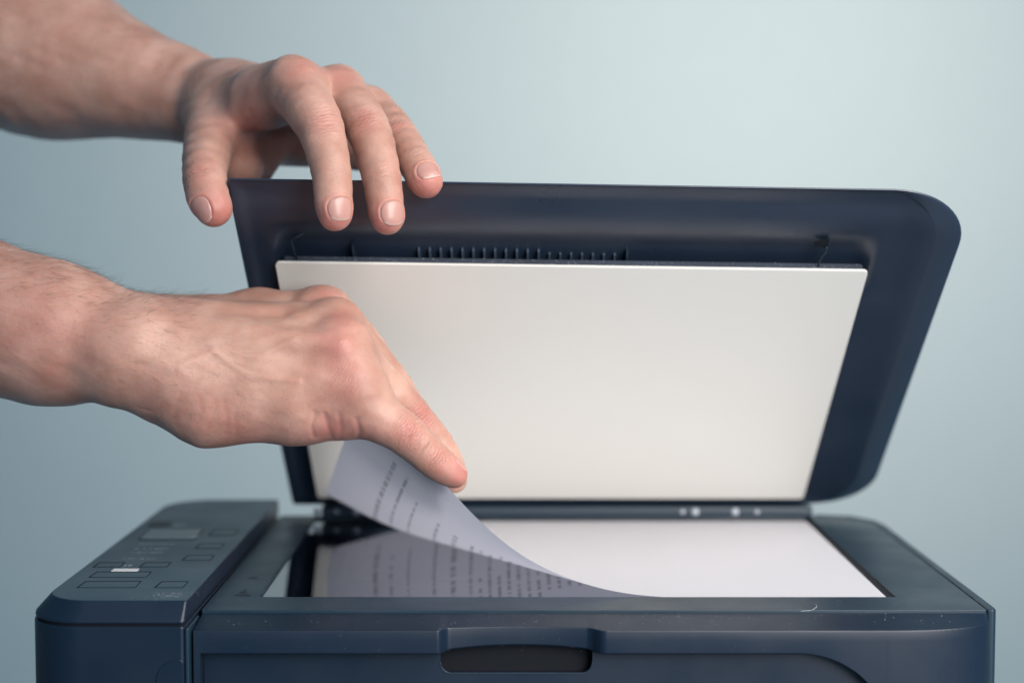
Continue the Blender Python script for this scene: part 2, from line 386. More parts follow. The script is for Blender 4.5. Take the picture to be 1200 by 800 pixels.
# foam and white pressure pad
fo_ = rrect(-0.1160, 0.1770, 0.0155, 0.2352, (0.002,) * 4, 6)
holed('foam_layer', fo_, [], 0.0017, 0.0049, M_foam, lid, fn=LID, bevel=0.0006)
fo_ = rrect(-0.1195, 0.1790, 0.0150, 0.2352, (0.0025,) * 4, 6)
holed('pressure_pad', fo_, [], 0.0050, 0.0063, M_pad, lid, fn=LID, bevel=0.0003)
# lint along the foam edge
v = []; f = []
for i in range(260):
    x = random.uniform(-0.118, 0.178); t = 0.2353 + random.random() ** 2 * 0.0010; n = random.uniform(0.0025, 0.0062); s_ = random.uniform(0.00008, 0.00022)
    c = Vector(LID(x, t, n)); k = len(v)
    v += [c + Vector(q) * s_ for q in ((1, 0, 0), (-.5, .8, 0), (-.5, -.8, 0), (0, 0, 1.2))]; f += [(k, k + 1, k + 2), (k, k + 1, k + 3), (k + 1, k + 2, k + 3), (k + 2, k, k + 3)]
link('lint', mesh('lint', v, f), M_dust, lid, kind='stuff')

# dust specks and a hair on the hood
v = []; f = []
def speck(c, s_):
    k = len(v); c = Vector(c)
    a = random.uniform(0, 6.28); ca, sa = math.cos(a), math.sin(a)
    for q in ((1, 0, 0.1), (-.5, .8, 0), (-.5, -.8, 0), (0, 0, 0.7)):
        v.append(c + Vector((q[0] * ca - q[1] * sa, q[0] * sa + q[1] * ca, q[2])) * s_)
    f.extend([(k, k + 1, k + 2), (k, k + 1, k + 3), (k + 1, k + 2, k + 3), (k + 2, k, k + 3)])
for i in range(300):
    x = random.uniform(-0.138, 0.20)
    if random.random() < 0.35: x = random.gauss(0.09, 0.03)
    yf = -0.0485; t = random.random(); speck((x, -0.0295 + (yf + 0.0295) * t, G - 0.0006 - 0.0026 * t), random.choice((0.00008, 0.0001, 0.00013, 0.0002)))
for i in range(90): speck((random.uniform(-0.135, 0.16), -0.0506, G - random.uniform(0.005, 0.013)), random.choice((0.00008, 0.00012)))
for i in range(150): speck((random.gauss(-0.158, 0.008), random.gauss(-0.040, 0.004), G + ZP + 0.0001), random.choice((0.00008, 0.0001, 0.00016)))
for i in range(160): speck((random.uniform(-0.13, 0.2), random.uniform(-0.026, -0.002), G + 0.0007), random.choice((0.00008, 0.0001, 0.00014)))
link('dust', mesh('dust', v, f), M_dust, pr, kind='stuff')
hp = [((0.1288,-0.0259), 0), ((0.1344,-0.0276), 0), ((0.1387,-0.0276), 0.0003), ((0.1421,-0.0226), 0.0008), ((0.1427,-0.0191), 0.0009), ((0.1408,-0.0148), 0.0006)]
tube('lint_fibre', [(a[0], a[1], G + 0.0002 + h_) for a, h_ in hp], 0.00007, M_dust, hood, n=5)

# ------------------------------------------------------------ sheet of paper
def papery(name, col, tr_):
    m = bumpy(mat(name, col, 0.75), 700, 0.12, 0.0001); nt = m.node_tree; bs = nt.nodes['Principled BSDF']; t_ = nd(m, 'ShaderNodeBsdfTranslucent'); t_.inputs[0].default_value = (0.72, 0.73, 0.87, 1)
    x = nd(m, 'ShaderNodeMixShader'); x.inputs[0].default_value = tr_; lk(m, bs.outputs[0], x.inputs[1]); lk(m, t_.outputs[0], x.inputs[2]); lk(m, x.outputs[0], nt.nodes['Material Output'].inputs[0]); return m
M_paper = papery('white_paper', (0.77, 0.765, 0.79), 0.36)
mp = mat('ink', (0.05, 0.05, 0.10), 0.7)
b = mp.node_tree.nodes['Principled BSDF']
uv = nd(mp, 'ShaderNodeUVMap'); sp = nd(mp, 'ShaderNodeSeparateXYZ'); lk(mp, uv.outputs[0], sp.inputs[0])
def mth(op, a, b_=None, c_=None):
    n_ = nd(mp, 'ShaderNodeMath', operation=op)
    for i, q in enumerate((a, b_, c_)):
        if q is None: continue
        if isinstance(q, (int, float)): n_.inputs[i].default_value = q
        else: lk(mp, q, n_.inputs[i])
    return n_.outputs[0]
U, V = sp.outputs[0], sp.outputs[1]     # metres from the left and front edges
lu = mth('DIVIDE', U, 0.0052); li = mth('FLOOR', lu); lf = mth('FRACT', lu)
wn = nd(mp, 'ShaderNodeTexWhiteNoise', noise_dimensions='1D'); lk(mp, li, wn.inputs['W']); H1 = wn.outputs['Value']
wn2 = nd(mp, 'ShaderNodeTexWhiteNoise', noise_dimensions='1D'); lk(mp, mth('ADD', mth('FLOOR', mth('DIVIDE', lu, 5.0)), 91.3), wn2.inputs['W']); H2 = wn2.outputs['Value']
keep = mth('MAXIMUM', mth('GREATER_THAN', U, 0.085), mth('GREATER_THAN', H1, 0.60)); inl = mth('LESS_THAN', lf, mth('ADD', mth('MULTIPLY', mth('GREATER_THAN', H1, 0.86), 0.18), 0.36))
ce = nd(mp, 'ShaderNodeCombineXYZ'); lk(mp, mth('MULTIPLY', V, 330.0), ce.inputs[0]); lk(mp, mth('MULTIPLY', li, 7.31), ce.inputs[1])
nz = nd(mp, 'ShaderNodeTexNoise', noise_dimensions='2D'); nz.inputs['Scale'].default_value = 1.0; nz.inputs['Detail'].default_value = 0; lk(mp, ce.outputs[0], nz.inputs['Vector'])
wd = mth('GREATER_THAN', nz.outputs['Fac'], 0.42)
v0 = mth('GREATER_THAN', V, mth('ADD', 0.018, mth('MULTIPLY', H2, 0.035)))
v1 = mth('LESS_THAN', V, mth('ADD', 0.075, mth('MULTIPLY', H1, 0.115)))
gap = mth('GREATER_THAN', mth('FRACT', mth('ADD', mth('DIVIDE', lu, 7.0), H2)), 0.16)
um = mth('MULTIPLY', mth('GREATER_THAN', U, 0.022), mth('LESS_THAN', U, 0.275))
msk = mth('MULTIPLY', mth('MULTIPLY', mth('MULTIPLY', inl, wd), mth('MULTIPLY', v0, v1)), mth('MULTIPLY', gap, um))
tp_ = nd(mp, 'ShaderNodeBsdfTransparent'); x_ = nd(mp, 'ShaderNodeMixShader'); lk(mp, mth('MULTIPLY', mth('MULTIPLY', msk, keep), 0.38), x_.inputs[0])
lk(mp, tp_.outputs[0], x_.inputs[1]); lk(mp, b.outputs[0], x_.inputs[2]); lk(mp, x_.outputs[0], mp.node_tree.nodes['Material Output'].inputs[0])

NS = 400; S_ = np.linspace(0, 0.22, NS)
phi = np.interp(S_, [0, .02, .04, .075, .101, .121, .155, .22], [0, .035, .12, .50, .87, 1.03, 1.10, 1.0])
ds = S_[1] - S_[0]
PS = np.concatenate([[0], np.cumsum(np.cos((phi[1:] + phi[:-1]) / 2) * ds)]); HS = np.concatenate([[0], np.cumsum(np.sin((phi[1:] + phi[:-1]) / 2) * ds)])
nv_ = np.array([-0.811, -0.585]); p0_ = np.array([0.112, 0.0])
PU, PV = 150, 100; W_, D_ = 0.2930, 0.2110
def paper_pt(u, v_):
    x, y = -0.1120 + u, 0.0005 + v_
    s_ = (x - p0_[0]) * nv_[0] + (y - p0_[1]) * nv_[1]
    if s_ <= 0: return Vector((x, y, G - 0.0008))
    q = np.interp(s_, S_, PS); h = np.interp(s_, S_, HS)
    x += -(s_ - q) * nv_[0]; y += -(s_ - q) * nv_[1]
    h += 0.010 * sstep(0.10, 0.21, v_) * sstep(0.075, 0.0, u)
    return Vector((x, y, G - 0.0008 + h))
top = [[paper_pt(W_ * i / PU, D_ * j / PV) for i in range(PU + 1)] for j in range(PV + 1)]
def sheet(name, off, m_, parent=None, **kw):
    v = []
    for j in range(PV + 1):
        for i in range(PU + 1):
            a = top[j][min(i + 1, PU)] - top[j][max(i - 1, 0)]; c = top[min(j + 1, PV)][i] - top[max(j - 1, 0)][i]
            v.append(top[j][i] + a.cross(c).normalized() * off)
    f = [(j * (PU + 1) + i, j * (PU + 1) + i + 1, (j + 1) * (PU + 1) + i + 1, (j + 1) * (PU + 1) + i) for j in range(PV) for i in range(PU)]
    me = mesh(name, v, f); uvl = me.uv_layers.new(name='UVMap')
    for lp in me.loops:
        k = lp.vertex_index; uvl.data[lp.index].uv = (W_ * (k % (PU + 1)) / PU, D_ * (k // (PU + 1)) / PV)
    return link(name, me, m_, parent, smooth=True, **kw)
paper = sheet('paper_sheet', 0.0001, M_paper, label='white sheet of paper on the scanner glass, near left corner lifted to show printed underside', category='paper')
sheet('printed_text', 0.0, mp, paper)
#HANDS
# ------------------------------------------------------------ person: two arms, each one continuous skin
# distance fields: rounded tapering bones joined smoothly, meshed with surface nets, then wrinkled and creased
def rcone(P, a, b):
    a3, b3 = np.array(a[:3], np.float32), np.array(b[:3], np.float32); ba = b3 - a3
    t = np.clip(((P - a3) @ ba) / max(1e-9, float(ba @ ba)), 0, 1)
    q = P - a3 - t[:, None] * ba
    return np.sqrt((q * q).sum(1)) - (a[3] + t * (b[3] - a[3]))
def ellip(P, c, ax, r):
    """ax: two direction vectors (long, second); r: three radii"""
    u = np.array(Vector(ax[0]).normalized()); w_ = np.array(Vector(ax[0]).cross(Vector(ax[1])).normalized()); v_ = np.cross(w_, u)
    q = (P - np.array(c, np.float32)) @ np.array([u, v_, w_], np.float32).T / np.array(r, np.float32)
    k0 = np.sqrt((q * q).sum(1)); q2 = q / np.array(r, np.float32); k1 = np.sqrt((q2 * q2).sum(1)) + 1e-9
    return k0 * (k0 - 1) / k1
def smin(a, b, k):
    h = np.maximum(k - np.abs(a - b), 0) / k
    return np.minimum(a, b) - h * h * k * 0.25
def field(spec, P):
    P = P.astype(np.float32); body = None
    for pr_ in spec['body']:
        d = rcone(P, pr_[1], pr_[2]) if pr_[0] == 'c' else ellip(P, pr_[1], pr_[2], pr_[3])
        k = pr_[-1]
        body = d if body is None else smin(body, d, k)
    body = body - 0.0009; tot = body.copy()
    for ch in spec['fingers']:
        if 'path' not in ch:       # smooth centre line with smoothly changing thickness
            J = np.array(ch['j'], float); J = np.vstack([2 * J[0] - J[1], J, 2 * J[-1] - J[-2]]); pts = []
            for i in range(1, len(J) - 2):
                for u in (0, 1 / 3, 2 / 3):
                    pts.append(0.5 * (2 * J[i] + (J[i + 1] - J[i - 1]) * u + (2 * J[i - 1] - 5 * J[i] + 4 * J[i + 1] - J[i + 2]) * u * u + (3 * J[i] - J[i - 1] - 3 * J[i + 1] + J[i + 2]) * u ** 3))
            ch['path'] = np.array(pts + [J[-2]]); ch['path'][:, 3] *= 0.985
        W = ch['path']; near = ((P > W[:, :3].min(0) - 0.032) & (P < W[:, :3].max(0) + 0.032)).all(1)
        if not near.any(): continue
        Pn = P[near]; F = None
        for a, b in zip(W[:-1], W[1:]):
            d = rcone(Pn, a, b); F = d if F is None else smin(F, d, 0.0012)
        bn = body[near]; g = smin(bn, F, ch.get('kb', 0.010)); tn = tot[near]
        k = np.clip(np.minimum(bn - g, bn - tn), 1e-6, 0.0007)      # fingers stay apart; no swelling where both are the palm
        h = np.maximum(k - np.abs(tn - g), 0) / k; tot[near] = np.minimum(tn, g) - h * h * k * 0.25
    for a, b, wd_, dp in spec.get('cuts', []):     # soft grooves
        L = rcone(P, (*a, 0), (*b, 0)); tot = tot + dp * np.exp(-(L / wd_) ** 2)
    return tot
def surface(spec, h):
    lo, hi = np.array(spec['lo']), np.array(spec['hi']); B = 6
    nb = np.ceil((hi - lo) / (h * B)).astype(int); n = nb * B
    cen = [lo[i] + (np.arange(nb[i]) + 0.5) * B * h for i in range(3)]
    C = np.stack(np.meshgrid(*cen, indexing='ij'), -1).reshape(-1, 3)
    dc = np.concatenate([field(spec, c) for c in np.array_split(C, max(1, len(C) // 200000))]).reshape(nb)
    near = np.abs(dc) < B * h * 0.95 + 0.0035
    D = np.repeat(np.repeat(np.repeat(dc, B, 0), B, 1), B, 2).astype(np.float32)
    idx = np.argwhere(near); off = np.stack(np.meshgrid(*[np.arange(B)] * 3, indexing='ij'), -1).reshape(-1, 3)
    I = (idx[:, None, :] * B + off[None]).reshape(-1, 3)
    for c in np.array_split(I, max(1, len(I) // 400000)):
        D[c[:, 0], c[:, 1], c[:, 2]] = field(spec, lo + (c + 0.5) * h)
    S = D < 0
    cnt = np.zeros(tuple(n - 1), np.int8)
    for dx in (0, 1):
        for dy in (0, 1):
            for dz in (0, 1): cnt += S[dx:n[0] - 1 + dx, dy:n[1] - 1 + dy, dz:n[2] - 1 + dz]
    act = (cnt > 0) & (cnt < 8); cells = np.argwhere(act)
    vid = -np.ones(act.shape, np.int64); vid[act] = np.arange(len(cells))
    acc = np.zeros((len(cells), 3)); num = np.zeros(len(cells))
    cs = [(0, 0, 0), (1, 0, 0), (0, 1, 0), (1, 1, 0), (0, 0, 1), (1, 0, 1), (0, 1, 1), (1, 1, 1)]
    for i in range(8):
        for j in range(i + 1, 8):
            if sum(abs(cs[i][k] - cs[j][k]) for k in range(3)) != 1: continue
            a = D[tuple((cells + cs[i]).T)]; b = D[tuple((cells + cs[j]).T)]; m_ = (a < 0) != (b < 0)
            t = np.where(m_, a / (a - b + 1e-12), 0)
            p = cells + np.array(cs[i]) + t[:, None] * (np.array(cs[j]) - np.array(cs[i]))
            acc[m_] += p[m_]; num[m_] += 1
    V = lo + (acc / num[:, None] + 0.5) * h
    F = []
    for ax in range(3):
        u, w_ = (ax + 1) % 3, (ax + 2) % 3
        s0 = [slice(1, n[k] - 1) for k in range(3)]; s1 = list(s0); s0[ax] = slice(0, n[ax] - 1); s1[ax] = slice(1, n[ax])
        A, Bq = S[tuple(s0)], S[tuple(s1)]
        e = np.argwhere(A != Bq); st = A[tuple(e.T)]
        e = e + np.array([0 if k == ax else 1 for k in range(3)])
        def at(du, dw):
            q = e.copy(); q[:, u] += du; q[:, w_] += dw; return vid[tuple(q.T)]
        Q = np.stack([at(-1, -1), at(0, -1), at(0, 0), at(-1, 0)], 1)
        Q[~st] = Q[~st][:, ::-1]; F.append(Q)
    F = np.concatenate(F); F = F[(F >= 0).all(1)]
    for it in range(3):     # pull the vertices onto the true surface
        d, g = grad(spec, V); V = V - g * np.clip(d, -h, h)[:, None]
    return V, F
def grad(spec, V, e=0.0003):
    k = np.array([[1, -1, -1], [-1, -1, 1], [-1, 1, -1], [1, 1, 1]], float)
    vals = [field(spec, V + q * e) for q in k]
    g = sum(q[None] * v_[:, None] for q, v_ in zip(k, vals)); L = np.linalg.norm(g, axis=1, keepdims=True) + 1e-9
    return (sum(vals) / 4), g / L
def nail_frame(nl):
    c = np.array(nl['c'][:3]); a = np.array(nl['a']); a = a / np.linalg.norm(a)
    n = np.array(nl['n']); n = n - a * (n @ a); n /= np.linalg.norm(n); s_ = np.cross(a, n); return c, a, n, s_
EYE = np.array((0, -0.74, 0.318))
def snap(spec, pts):
    """move marks onto the skin: walk from the viewing side through each point until the skin is met"""
    p = np.array([q[:3] for q in pts], float); d = p - EYE; L = np.linalg.norm(d, axis=1); d /= L[:, None]; t = L - 0.06
    for it in range(60): t = np.where(t < L + 0.06, t + np.clip(field(spec, EYE + d * t[:, None]), -0.01, 0.01) * 0.85, t)
    q = EYE + d * t[:, None]; ok = (np.abs(t - L) < 0.055)[:, None]
    return [tuple(x) for x in np.where(ok, q, p)]
def npow(x, p): return np.abs(x) ** p

def build_arm(spec, person, label, h=0.0009):
    V, F = surface(spec, h)
    d, N = grad(spec, V)
    disp = np.zeros(len(V)); red = np.zeros(len(V)); km = np.zeros(len(V)); kc = np.zeros(len(V)); pale = np.zeros(len(V))
    kk = snap(spec, [k[0] for k in spec['knuckles']]); rk = snap(spec, [k[0] for k in spec['red']])
    for (c0, ax, r_, s_), c in zip(spec['knuckles'], kk):
        q = V - np.array(c[:3]); a = np.array(Vector(ax).normalized()); w_ = s_ * np.exp(-((q * q).sum(1)) / r_ ** 2)
        m_ = w_ > km; kc[m_] = (q @ a)[m_]; km[m_] = w_[m_]
    for (c0, r_, s_), c in zip(spec['red'], rk):
        q = V - np.array(c[:3]); red += s_ * np.exp(-((q * q).sum(1)) / r_ ** 2)
    for (c, r_, s_) in spec.get('pale', []):
        q = V - np.array(c[:3]); pale += s_ * np.exp(-((q * q).sum(1)) / r_ ** 2)
    for pts, wd_, dp in spec['creases']:
        pts = snap(spec, pts); L = np.full(len(V), 1.0)
        for a, b in zip(pts[:-1], pts[1:]): L = np.minimum(L, rcone(V.astype(np.float32), (*a, 0), (*b, 0)))
        wob = 0.75 + 0.45 * np.sin(V[:, 0] * 900 + V[:, 2] * 1300 + 3 * np.sin(V[:, 2] * 700)); disp -= 0.40 * dp * np.exp(-(L / wd_) ** 2); red += 0.16 * np.exp(-(L / (wd_ * 1.6)) ** 2)
    veins = [([(-0.1500,-0.0400,0.2624), (-0.1345,-0.0400,0.2693), (-0.1153,-0.0400,0.2670), (-0.0979,-0.0400,0.2747)], 0.0016, -0.0006), ([(-0.1345,-0.0400,0.2693), (-0.1192,-0.0400,0.2585), (-0.0962,-0.0400,0.2562)], 0.0015, -0.0005)] if len(spec['nails']) == 1 else []
    for pts, wd_, dp in veins:
        pts = snap(spec, pts); L = np.full(len(V), 1.0)
        for a, b in zip(pts[:-1], pts[1:]): L = np.minimum(L, rcone(V.astype(np.float32), (*a, 0), (*b, 0)))
        disp -= dp * np.exp(-(L / wd_) ** 2)
    nz_ = np.sin(V[:, 0] * 310 + 2 * np.sin(V[:, 2] * 240)) * np.sin(V[:, 1] * 270 + V[:, 2] * 350)
    disp += 0.00018 * nz_
    for nl in spec['nails']:
        c, a, n, s_ = nail_frame(nl); q = V - c; vv = q @ a; rad = q - vv[:, None] * a
        al = np.degrees(np.arctan2(rad @ s_, rad @ n)); rr_ = np.linalg.norm(rad, axis=1)
        v0, v1 = nl['v']; nu = al / nl['ang']; nvv = (vv - (v0 + v1) / 2) / ((v1 - v0) / 2)
        rho = (npow(nu, 2.6) + npow(nvv, 2.6)) ** (1 / 2.6); ok = ((rr_ < nl['c'][3] * 1.5) & (np.abs(al) < 110)).astype(float)
        fold = np.clip(1 - nvv * 0.9, 0, 1)
        disp += ok * np.where(rho < 1.0, -0.0007 * np.clip((1.0 - rho) / 0.10, 0, 1), 0)
        disp += ok * 0.00035 * np.exp(-((rho - 1.13) / 0.12) ** 2) * fold
        red += ok * 0.35 * np.exp(-((rho - 1.12) / 0.16) ** 2)
    V2 = V + N * disp[:, None]
    me = bpy.data.meshes.new('arm'); me.vertices.add(len(V2)); me.vertices.foreach_set('co', V2.astype(np.float32).ravel())
    me.loops.add(F.size); me.loops.foreach_set('vertex_index', F.astype(np.int32).ravel())
    me.polygons.add(len(F)); me.polygons.foreach_set('loop_start', np.arange(0, F.size, 4, dtype=np.int32)); me.update(calc_edges=True); me.validate()
    for nm, arr in (('red', red), ('km', km), ('kc', kc), ('pale', pale)):
        at_ = me.attributes.new(nm, 'FLOAT', 'POINT'); at_.data.foreach_set('value', arr.astype(np.float32))
    arm = link('arm', me, M_skin, person, smooth=True, label=label)
    for nl in spec['nails']:
        c, a, n, s_ = nail_frame(nl); v0, v1 = nl['v']; NU, NV = 21, 25; pts = []
        for j in range(NV):
            for i in range(NU):
                x, y = -1 + 2 * i / (NU - 1), -1 + 2 * j / (NV - 1)
                k = max(abs(x), abs(y)) / max(1e-6, (abs(x) ** 2.6 + abs(y) ** 2.6) ** (1 / 2.6)); xx, yy = x * k, y * k
                # square-ish grid squeezed into a rounded outline
                al = R(nl['ang'] * xx * (1.0 if yy < 0 else 1.0)); vv = (v0 + v1) / 2 + yy * (v1 - v0) / 2
                o_ = c + a * vv; dr = n * math.cos(al) + s_ * math.sin(al); pts.append((o_, dr, max(abs(x), abs(y)), y))
        O = np.array([p[0] for p in pts]); Dr = np.array([p[1] for p in pts]); t = np.full(len(pts), nl['c'][3] * 2.2)
        for it in range(40): t = np.maximum(t - field(spec, O + Dr * t[:, None]) * 0.8, 0.002)
        # keep the free edge from wrapping over the finger end
        yy_ = np.array([(p[0] - c) @ a for p in pts]); edge = np.array([p[2] for p in pts]); tp = np.array([p[3] for p in pts])
        lift = -0.00018 - 0.0007 * np.clip((edge - 0.90) / 0.1, 0, 1) * (tp < 0.86) + 0.0002 * np.clip(tp, 0, 1)
        P_ = O + Dr * (t + lift + nl.get('off', 0))[:, None]
        fq = [(j * NU + i, j * NU + i + 1, (j + 1) * NU + i + 1, (j + 1) * NU + i) for j in range(NV - 1) for i in range(NU - 1)]
        nm_ = mesh('fingernail', P_, fq); fix_normals(nm_)
        nf = nm_.attributes.new('tipf', 'FLOAT', 'POINT'); nf.data.foreach_set('value', tp.astype(np.float32))
        o = link('fingernail', nm_, M_nail, arm, smooth=True)
        sd = o.modifiers.new('thick', 'SOLIDIFY'); sd.thickness = 0.0004; sd.offset = 0
    return arm, V2, N

# ---- skin
M_skin = mat('skin', (0.6, 0.4, 0.3), 0.46); m = M_skin; b = m.node_tree.nodes['Principled BSDF']
b.inputs['Subsurface Weight'].default_value = 1.0; b.inputs['Subsurface Radius'].default_value = (1.0, 0.42, 0.25); b.inputs['Subsurface Scale'].default_value = 0.0022
b.inputs['Specular IOR Level'].default_value = 0.45
tc = nd(m, 'ShaderNodeTexCoord')
def attr(n_): a = nd(m, 'ShaderNodeAttribute'); a.attribute_name = n_; return a.outputs['Fac']
def mm(op, a, b_=None):
    n_ = nd(m, 'ShaderNodeMath', operation=op)
    for i, q in enumerate((a, b_)):
        if q is None: continue
        if isinstance(q, (int, float)): n_.inputs[i].default_value = q
        else: lk(m, q, n_.inputs[i])
    return n_.outputs[0]
def mixc(fac, a, b_):
    n_ = nd(m, 'ShaderNodeMix', data_type='RGBA'); lk(m, fac, n_.inputs[0])
    for i, q in ((6, a), (7, b_)):
        if isinstance(q, tuple): n_.inputs[i].default_value = (*q, 1)
        else: lk(m, q, n_.inputs[i])
    return n_.outputs[2]
def noise(scale, det=3, vec=None):
    n_ = nd(m, 'ShaderNodeTexNoise'); n_.inputs['Scale'].default_value = scale; n_.inputs['Detail'].default_value = det
    lk(m, vec or tc.outputs['Object'], n_.inputs['Vector']); return n_.outputs['Fac']
def ramp01(x, a, b_):
    n_ = nd(m, 'ShaderNodeMapRange'); n_.inputs['From Min'].default_value = a; n_.inputs['From Max'].default_value = b_; lk(m, x, n_.inputs['Value']); return n_.outputs['Result']
mott = ramp01(noise(55, 4), 0.35, 0.68)
basec = mixc(mott, (0.375, 0.205, 0.158), (0.490, 0.305, 0.246))
blot = ramp01(noise(190, 3), 0.52, 0.75)
basec = mixc(mm('MULTIPLY', blot, 0.30), basec, (0.40, 0.170, 0.135))
basec = mixc(mm('MINIMUM', mm('MULTIPLY', attr('red'), 0.62), 0.7), basec, (0.44, 0.140, 0.125))
basec = mixc(mm('MINIMUM', attr('pale'), 0.8), basec, (0.55, 0.37, 0.29))
vo = nd(m, 'ShaderNodeTexVoronoi'); vo.inputs['Scale'].default_value = 640; lk(m, tc.outputs['Object'], vo.inputs['Vector'])
pore = ramp01(vo.outputs['Distance'], 0.0, 0.28)
basec = mixc(mm('MULTIPLY', mm('SUBTRACT', 1.0, pore), mm('MULTIPLY', ramp01(noise(120, 2), .42, .58), 0.55)), basec, (0.24, 0.10, 0.08))
lk(m, basec, b.inputs['Base Color'])
vo2 = nd(m, 'ShaderNodeTexVoronoi', feature='DISTANCE_TO_EDGE'); vo2.inputs['Scale'].default_value = 1150
mpv = nd(m, 'ShaderNodeMapping'); mpv.inputs['Scale'].default_value = (0.65, 1, 1.25); lk(m, tc.outputs['Object'], mpv.inputs['Vector']); lk(m, mpv.outputs[0], vo2.inputs['Vector'])
cellb = ramp01(vo2.outputs['Distance'], 0.0, 0.09)
wv = mm('SINE', mm('ADD', mm('MULTIPLY', attr('kc'), 3600.0), mm('MULTIPLY', noise(260, 3), 16.0)))
wv = mm('MULTIPLY', mm('POWER', mm('MAXIMUM', mm('ADD', mm('MULTIPLY', wv, 0.5), 0.5), 0.0), 0.45), 1.0)
hgt = mm('ADD', mm('ADD', mm('MULTIPLY', cellb, 0.22), mm('MULTIPLY', pore, 0.16)), mm('ADD', mm('MULTIPLY', mm('MULTIPLY', wv, attr('km')), 1.9), mm('MULTIPLY', noise(380, 5), 1.3)))
bu = nd(m, 'ShaderNodeBump'); bu.inputs['Strength'].default_value = 0.7; bu.inputs['Distance'].default_value = 0.00022
lk(m, hgt, bu.inputs['Height']); lk(m, bu.outputs['Normal'], b.inputs['Normal'])
lk(m, mm('ADD', 0.40, mm('MULTIPLY', noise(160, 3), 0.16)), b.inputs['Roughness'])
M_nail = mat('fingernail_keratin', (0.60, 0.36, 0.33), 0.36); m = M_nail; b = m.node_tree.nodes['Principled BSDF']; tc = nd(m, 'ShaderNodeTexCoord')
b.inputs['Subsurface Weight'].default_value = 0.6; b.inputs['Subsurface Scale'].default_value = 0.002; b.inputs['Subsurface Radius'].default_value = (1, .5, .4)
lk(m, mixc(ramp01(attr('tipf'), 0.80, 0.90), (0.44, 0.235, 0.205), (0.50, 0.32, 0.28)), b.inputs['Base Color'])

person = thing('person', (-0.45, 0.0, 0.0), label='person with bare forearms reaching in from the left to lift lid and paper', category='person')

